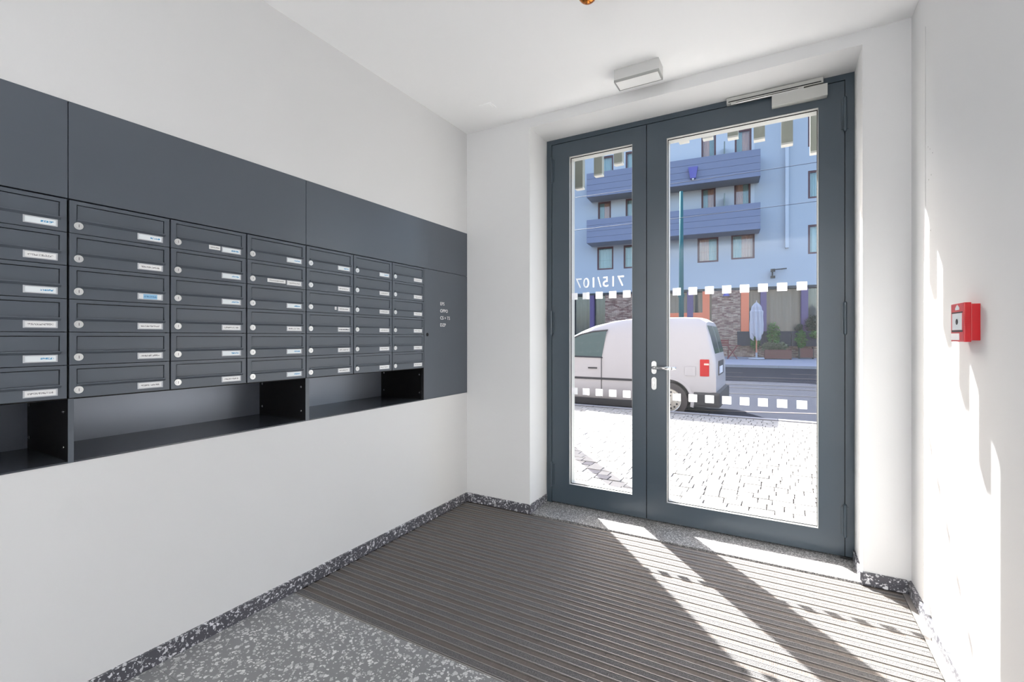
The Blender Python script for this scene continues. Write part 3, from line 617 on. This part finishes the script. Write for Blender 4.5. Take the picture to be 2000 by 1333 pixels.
# troughs
for k, (a, b, pos) in enumerate(((-.27, 1.02, 'nearest the brick pier'), (1.05, 2.38, 'behind the wooden plant box'), (2.41, 3.80, 'at the right edge of the glass'), (3.83, 5.2, 'beyond the right door stile'))):
    if k == 3: continue
    t = empty('plant_trough', local(a, -.42, .63), A, label=f'dark blue-grey wall trough {pos}', cat='planter', group='wall troughs along the restaurant front')
    Lx = b-a
    obj('trough_body', BM((0, Lx, 0, .03, 0, .82), (0, Lx, .42, .45, 0, .82), (0, .03, .03, .42, 0, .82), (Lx-.03, Lx, .03, .42, 0, .82), (.03, Lx-.03, .03, .42, 0, .05)), 'trough', t, world=False)
    obj('soil', BM((.03, Lx-.03, .03, .42, .6, .72)), 'sand_joint', t, world=False)
def foliage(name, lx, ly, z, rx, ry, rz, n, m_, label, leaf=.12, zfrac=1., stems=3):
    t = empty(name, local(lx, ly, z), A, label=label, cat='plant')
    bm = bmesh.new()
    for i in range(n):
        u = random.random()*2*math.pi; vv = random.uniform(-1, 1); rr = random.random()**.45
        p = Vector((math.cos(u)*math.sqrt(1-vv*vv)*rx*rr, math.sin(u)*math.sqrt(1-vv*vv)*ry*rr, vv*rz*rr+rz))
        q = Matrix.Rotation(random.random()*6.3, 3, 'Z') @ Matrix.Rotation(random.uniform(-1.2, 1.2), 3, 'X'); l_ = leaf*random.uniform(.6, 1.3)
        vs = [bm.verts.new(p+q @ Vector(c_)) for c_ in ((-l_*.5, 0, 0), (0, -l_*.3, l_*.05), (l_*.6, 0, 0), (0, l_*.3, l_*.05))]; bm.faces.new(vs)
    o = bpy.data.meshes.new('foliage'); bm.to_mesh(o); bm.free(); o.materials.append(MATS[m_]); fo = bpy.data.objects.new('foliage', o); COL.objects.link(fo); fo.parent = t; fo['kind'] = 'stuff'
    bm = bmesh.new()
    for i in range(stems): tube(bm, (0, 0, 0), (random.uniform(-rx, rx)*.5, random.uniform(-ry, ry)*.5, rz*1.5), .012, 6)
    obj('stem', bm, 'wood_box', t, world=False)
foliage('climber', .62, -.62, .30, .24, .16, .58, 500, 'leaf', 'green climber behind the folded parasol')
foliage('climber', 1.52, -.62, .42, .34, .18, .80, 900, 'leaf', 'tallest green climber, right of the folded parasol')
foliage('climber', 2.82, -.62, .50, .28, .16, .52, 600, 'leaf', 'green climber over the right-hand trough edge')
foliage('shrub', 2.80, -.2, 1.34, .20, .2, .26, 300, 'leaf_dark', 'small dark shrub in trough below the purple post')
foliage('shrub', 3.42, -.2, 1.34, .38, .22, .50, 900, 'leaf_dark', 'round dark shrub in the trough at the right edge')
foliage('shrub', 3.52, -.5, 1.05, .30, .14, .22, 300, 'leaf', 'green trailing plant hanging over trough front at right edge')
# wooden plant boxes
t = empty('plant_box', local(1.62, -1.62, -.045), A, label='long reddish wooden plant box right of the folded parasol', cat='planter')
for q in range(4): obj('plank', BM((-.58, .58, -.22, -.19, .03+.12*q, .14+.12*q)), 'wood_box', t, world=False); obj('plank', BM((-.58, .58, .19, .22, .03+.12*q, .14+.12*q)), 'wood_box', t, world=False)
obj('end_panel', BM((-.62, -.58, -.22, .22, 0, .52)), 'wood_box', t, world=False); obj('end_panel', BM((.58, .62, -.22, .22, 0, .52)), 'wood_box', t, world=False); obj('soil', BM((-.58, .58, -.19, .19, .05, .42)), 'sand_joint', t, world=False)
foliage('shrub', 1.25, -1.66, .30, .42, .26, .30, 700, 'leaf_pale', 'grey-green bushy plant in the wooden plant box')
foliage('shrub', 1.80, -1.62, .38, .34, .2, .24, 400, 'leaf_pale', 'dry pale plant at right end of the wooden box')
t = empty('plant_box', local(3.02, -.85, -.022), A, label='dark brown box by the plinth, right of the wooden box', cat='planter')
obj('box_body', BM((-.30, .30, -.2, .2, .06, .54), bev=.01), 'wood_box', t, world=False); obj('foot', BM((-.33, -.30, -.2, .2, 0, .6)), 'black_plastic', t, world=False); obj('foot', BM((.30, .33, -.2, .2, 0, .6)), 'black_plastic', t, world=False)
# parasols
def parasol(lx, ly, lab):
    t = empty('parasol', local(lx, ly, .155*ly/6), A, label=lab, cat='parasol', group='folded parasols on the far pavement')
    bm = bmesh.new(); cyl(bm, (0, 0, .045), .40, .07, 'z', 28, r2=.36); cyl(bm, (0, 0, .2), .05, .3, 'z', 16); obj('base', bm, 'concrete', t, world=False)
    bm = bmesh.new(); cyl(bm, (0, 0, 1.55), .035, 2.95, 'z', 14); obj('pole', bm, 'pole_wood', t, world=False)
    bm = bmesh.new(); rings = [(1.12, .16), (1.25, .25), (1.5, .27), (1.9, .28), (2.3, .26), (2.55, .27), (2.62, .22), (2.8, .20), (2.93, .13), (3.02, .05), (3.04, .03)]; N = 48; V = []
    for z_, r_ in rings: V.append([bm.verts.new(((r_*(1+.24*math.cos(8*2*math.pi*i/N+z_*.8)))*math.cos(2*math.pi*i/N), (r_*(1+.24*math.cos(8*2*math.pi*i/N+z_*.8)))*math.sin(2*math.pi*i/N), z_+(.14*math.cos(3*2*math.pi*i/N+1) if z_ < 1.3 else 0))) for i in range(N)])
    for a_, b_ in zip(V, V[1:]):
        for i in range(N): bm.faces.new((a_[i], a_[(i+1) % N], b_[(i+1) % N], b_[i]))
    obj('canopy', bm, 'canvas', t, world=False)
    bm = bmesh.new(); cyl(bm, (0, 0, 3.08), .03, .12, 'z', 12, r2=.015); obj('finial', bm, 'canvas', t, world=False)
parasol(.60, -1.93, 'folded white parasol on a round base left of the plant box')
parasol(3.78, -1.75, 'folded parasol whose round base shows at the right door stile')
# table and chair
t = empty('folding_table', local(-.62, -2.0, -.052), A, label='dark red folding table against the brick pier', cat='table')
bm = bmesh.new()
for q in range(5): obj('slat', BM((-.46, .46, -.32+.13*q, -.21+.13*q, .715, .74)), 'wood_red', t, world=False)
for yy in (-.27, .27):
    for sg in (-1, 1):
        bm = bmesh.new(); tube(bm, (-.24*sg+.05, yy, 0), (.24*sg+.05, yy, .715), .022, 6); obj('leg', bm, 'wood_red', t, world=False)
bm = bmesh.new(); tube(bm, (.05, -.27, .36), (.05, .27, .36), .015, 6); obj('crossbar', bm, 'wood_red', t, world=False)
t = empty('folding_chair', local(-.98, -1.45, -.038), A, label='dark red wooden folding chair behind the table', cat='chair')
obj('seat', BM((-.22, .22, -.22, .2, .43, .46)), 'wood_red', t, world=False)
for q in range(3): obj('back_slat', BM((-.22, .22, .20, .225, .66+.13*q, .76+.13*q)), 'wood_red', t, world=False)
for sx in (-.22, .22):
    bm = bmesh.new(); tube(bm, (sx, -.22, 0), (sx, .215, 1.05), .02, 6); obj('leg', bm, 'wood_red', t, world=False)
    bm = bmesh.new(); tube(bm, (sx*.9, .3, 0), (sx*.9, -.2, .44), .02, 6); obj('leg', bm, 'wood_red', t, world=False)

# street pole, wires, added shadow post
t = empty('tram_pole', (-3.86, 22.54, -.11), label='teal-green tapered tram pole behind the van', cat='pole')
bm = bmesh.new(); cyl(bm, (-3.86, 22.54, 3.95), .13, 8.1, 'z', 18, r2=.075); obj('shaft', bm, 'pole_green', t, smooth=True)
bm = bmesh.new(); cyl(bm, (-3.86, 22.54, 3.2), .14, .12, 'z', 18); obj('collar', bm, 'pole_green', t)
bm = bmesh.new(); cyl(bm, (-3.86, 22.54, .1), .19, .4, 'z', 18, r2=.15); obj('foot', bm, 'pole_green', t)

# van (world coordinates; near side plane at Y = 8.75, road at z = -.165)
vn = empty('van', (-3.2, 9.6, -.16), label='white panel van parked at the kerb', cat='van')
VB = -.165; YN = 8.75; YF = 10.50; YC = (YN+YF)/2; HW = (YF-YN)/2
prof = [(-5.28, .30, .40), (-5.24, .45, .62), (-5.0, .60, .80), (-4.6, .70, .90), (-4.25, .80, .98), (-3.95, .86, 1.12), (-3.70, .90, 1.28), (-3.45, .90, 1.41), (-3.17, .90, 1.525), (-2.87, .90, 1.595), (-2.55, .90, 1.635), (-2.0, .90, 1.652), (-1.5, .90, 1.652), (-1.22, .90, 1.635), (-1.10, .90, 1.56), (-1.03, .88, 1.30), (-.965, .80, 1.02), (-.93, .55, .86), (-.93, .40, .60)]
bm = bmesh.new(); V = []
for (x, belt, top) in prof:
    belt = min(belt, top-.02); fr_ = 1.
    if x < -5.1: fr_ = .86
    elif x < -4.9: fr_ = .94
    if x > -1.0: fr_ = .97
    hw = HW*fr_; zb = .06; ring = []
    tum = max(0, (top-belt))*.11
    sec = [(-hw+.06, zb), (-hw, zb+.10), (-hw-.0, .5*(zb+belt)), (-hw+.01, belt), (-hw+.02+tum*.55, belt+(top-belt)*.55), (-hw+.045+tum, belt+(top-belt)*.86), (-hw+.12+tum, top-.012), (-hw*.5, top+.012)]
    full = sec+[(-u, v_) for u, v_ in sec[::-1]]
    V.append([bm.verts.new((x, YC+u, v_)) for u, v_ in full])
for a_, b_ in zip(V, V[1:]):
    for i in range(len(a_)): bm.faces.new((a_[i], a_[(i+1) % len(a_)], b_[(i+1) % len(a_)], b_[i]))
bm.faces.new(V[0]); bm.faces.new(V[-1][::-1])
body = obj('body', bm, 'van_white', vn, smooth=True)
cb = bmesh.new()
for wx in (-1.713, -4.40):
    cyl(cb, (wx, YN+.1, .15), .375, .7, 'y', 40); cyl(cb, (wx, YF-.1, .15), .375, .7, 'y', 40)
ct = obj('cutter', cb, 'van_black', vn)
md = body.modifiers.new('arches', 'BOOLEAN'); md.operation = 'DIFFERENCE'; md.object = ct; md.solver = 'EXACT'
bpy.context.view_layer.update(); dg = bpy.context.evaluated_depsgraph_get(); nm = bpy.data.meshes.new_from_object(body.evaluated_get(dg))
body.modifiers.clear(); body.data = nm; nm.materials.clear(); nm.materials.append(MATS['van_white']); bpy.data.objects.remove(ct)
try:
    nm.set_sharp_from_angle(angle=R(32))
except Exception: pass
def side_y(z, x, n=1):     # body half width at height z for window panels
    belt, top = .90, 1.64; tum = (top-belt)*.11; f = max(0, min(1, (z-belt)/(top-belt)))
    return HW-(.01+.01*f+tum*f) if z > belt else HW
def side_panel(name, pts, m_, side=-1, proud=.006, th=.004, **k):
    bm = bmesh.new()
    def row(off): return [bm.verts.new((x, YC+side*(side_y(z, x)+off), z)) for x, z in pts]
    a_, b_ = row(proud), row(proud-th); bm.faces.new(a_); bm.faces.new(b_[::-1]); n_ = len(pts)
    for i in range(n_): bm.faces.new((a_[i], a_[(i+1) % n_], b_[(i+1) % n_], b_[i]))
    return obj(name, bm, m_, vn, **k)
for sd in (-1, 1):
    win = [(-4.02, .93), (-3.80, 1.12), (-3.62, 1.24), (-3.42, 1.33), (-3.17, 1.385), (-2.90, 1.41), (-2.975, .91)]
    side_panel('side_window', win, 'van_glass', sd, label='dark cab side window')
    side_panel('window_rim', [(-4.07, .90), (-3.83, 1.14), (-3.64, 1.27), (-3.43, 1.36), (-3.17, 1.415), (-2.87, 1.44), (-2.885, 1.40), (-3.17, 1.38), (-3.42, 1.325), (-3.62, 1.235), (-3.80, 1.115), (-4.0, .93), (-2.97, .91), (-2.95, .885)], 'van_black', sd, proud=.004)
    y_ = YC+sd*(HW+.004)
    for nm_, b_, m_ in (('door_seam', (-2.985, -2.975, y_-.006, y_+.002, .13, .89), 'van_black'), ('door_handle', (-3.25, -3.07, y_-.01, y_+.018, .675, .70), 'van_black'),
                        ('side_moulding', (-3.95, -2.13, y_-.01, y_+.012, .465, .505), 'van_black'), ('sill', (-3.95, -2.12, y_-.05, y_+.010, -.02, .10), 'van_black')):
        obj(nm_, BM(b_), m_, vn)
    obj('tail_light', BM((-1.19, -1.035, YC+sd*(HW-.06), YC+sd*(HW+.008), .60, .90), bev=.022), 'tail_red', vn, label='tall red tail light')
    obj('reversing_lens', BM((-1.12, -1.04, YC+sd*(HW+.0085), YC+sd*(HW+.0075), .80, .83)), 'tail_white', vn)
    if sd < 0:
        obj('fuel_flap', BM((-1.44, -1.26, y_-.006, y_+.001, .61, .77), bev=.002), 'van_white', vn)
    for wx in (-1.713, -4.40):
        wh = bmesh.new(); cyl(wh, (wx, YC+sd*(HW-.12), .15), .312, .20, 'y', 40); wo = obj('tyre', wh, 'tyre', vn, smooth=False)
        wh = bmesh.new(); yy = YC+sd*(HW-.018); cyl(wh, (wx, yy, .15), .205, .01, 'y', 32)
        bmesh.ops.create_cone(wh, cap_ends=False, segments=32, radius1=.21, radius2=.17, depth=.03, matrix=Matrix.Translation((wx, yy, .15)) @ Matrix.Rotation(R(-90), 4, 'X')); cyl(wh, (wx, yy, .15), .06, .04, 'y', 20)
        obj('rim', wh, 'wheel_silver', wo)
        wh = bmesh.new()
        for q in range(14): aq = q*2*math.pi/14; cyl(wh, (wx+.15*math.cos(aq), yy+sd*.007, .15+.15*math.sin(aq)), .018, .004, 'y', 10)
        for q in range(5): aq = q*2*math.pi/5; cyl(wh, (wx+.085*math.cos(aq), yy+sd*.007, .15+.085*math.sin(aq)), .012, .004, 'y', 8)
        obj('rim_hole', wh, 'van_black', wo)
        ar = bmesh.new(); n_ = 28; pa = []; pb = []
        for q in range(n_+1):
            aq = math.pi*(-.08+1.16*q/n_); pa.append((wx+.375*math.cos(aq), .15+.375*math.sin(aq))); pb.append((wx+.43*math.cos(aq), .15+.43*math.sin(aq)))
        y0_, y1_ = YC+sd*(HW-.05), YC+sd*(HW+.008)
        for i in range(n_):
            prism(ar, [pa[i], pa[i+1], pb[i+1], pb[i]], min(y0_, y1_), max(y0_, y1_))
        obj('arch_liner', ar, 'van_white' if wx < -4 else 'van_white', vn)
bm = bmesh.new(); box(bm, -1.30, -.86, YN-.012, YF+.012, .06, .33, bev=.05); obj('rear_bumper', bm, 'van_black', vn, label='dark plastic rear bumper')
def rear_x(z):
    pts = [(.60, -.93), (.86, -.93), (1.02, -.965), (1.30, -1.03), (1.56, -1.10)]
    for (za, xa), (zb, xb) in zip(pts, pts[1:]):
        if za <= z <= zb: return xa+(xb-xa)*(z-za)/(zb-za)
    return -1.1
def rear_panel(name, y0, y1, z0, z1, m_, pr=.006, nz=5):
    bm = bmesh.new(); A_ = []
    for i in range(nz+1):
        z = z0+(z1-z0)*i/nz; A_.append([bm.verts.new((rear_x(z)+pr+dx, yy, z)) for yy in (y0, y1) for dx in (0, -.02)])
    for a_, b_ in zip(A_, A_[1:]):
        for i, j in ((0, 2), (2, 3), (3, 1), (1, 0)): bm.faces.new((a_[i], a_[j], b_[j], b_[i]))
    bm.faces.new([A_[0][k] for k in (0, 1, 3, 2)]); bm.faces.new([A_[-1][k] for k in (0, 2, 3, 1)])
    return obj(name, bm, m_, vn)
rear_panel('rear_window', YN+.17, YC-.03, 1.00, 1.50, 'van_glass'); rear_panel('rear_window', YC+.03, YF-.17, 1.00, 1.50, 'van_glass')
obj('plate_recess', BM((-.94, -.918, YC-.50, YC+.32, .60, .86)), 'van_black', vn)
pl = obj('number_plate', BM((-.919, -.912, YC-.44, YC+.10, .63, .76)), 'plate', vn); obj('plate_band', BM((-.9125, -.911, YC-.44, YC-.40, .63, .76)), 'plate_blue', pl)
bm = bmesh.new(); v = [bm.verts.new(p) for p in ((-4.20, YC-.70, 1.0), (-4.20, YC+.70, 1.0), (-3.52, YC+.64, 1.395), (-3.52, YC-.64, 1.395))]; bm.faces.new(v); v2 = [bm.verts.new(q.co+Vector((.01, 0, -.03))) for q in v]; bm.faces.new(v2[::-1])
for i in range(4): bm.faces.new((v[i], v2[i], v2[(i+1) % 4], v[(i+1) % 4]))
obj('windscreen', bm, 'van_glass', vn)
for sd in (-1, 1):
    obj('wing_mirror', BM((-3.86, -3.70, YC+sd*(HW+.02), YC+sd*(HW+.20), .93, 1.12), bev=.03), 'van_black', vn)
    obj('headlight', BM((-5.26, -5.06, YC+sd*.45, YC+sd*.72, .48, .62), bev=.03), 'tail_white', vn)

# overhead wires (local facade frame, 9 m in front of it)

for k, (za, zb) in enumerate(((7.83, 8.04), (6.32, 6.55))):
    t = empty('tram_wire', local(0, -9, (za+zb)/2-.165), A, label=('upper' if k == 0 else 'lower')+' thin overhead wire crossing in front of the building', cat='wire')
    bm = bmesh.new(); n_ = 12
    def wz(x): return (zb-za)*x/9.8+.004*(x+2)**2*.2
    for i in range(n_):
        x0_, x1_ = -14+22*i/n_, -14+22*(i+1)/n_; tube(bm, (x0_, 0, wz(x0_)), (x1_, 0, wz(x1_)), .012, 6)
    obj('cable', bm, 'wire', t, world=False)
st = empty('shadow_post', (-2.50, 5.50, 0), label='narrow grey post added left of the door outside to shade the pavement', cat='shadow post')
obj('panel', BM((-2.60, -2.40, 5.48, 5.53, .03, 2.35), bev=.005), 'bar_grey', st); obj('base', BM((-2.66, -2.34, 5.42, 5.59, .0, .03)), 'concrete', st)  # unseen post added to cast the shadow band on the pavement
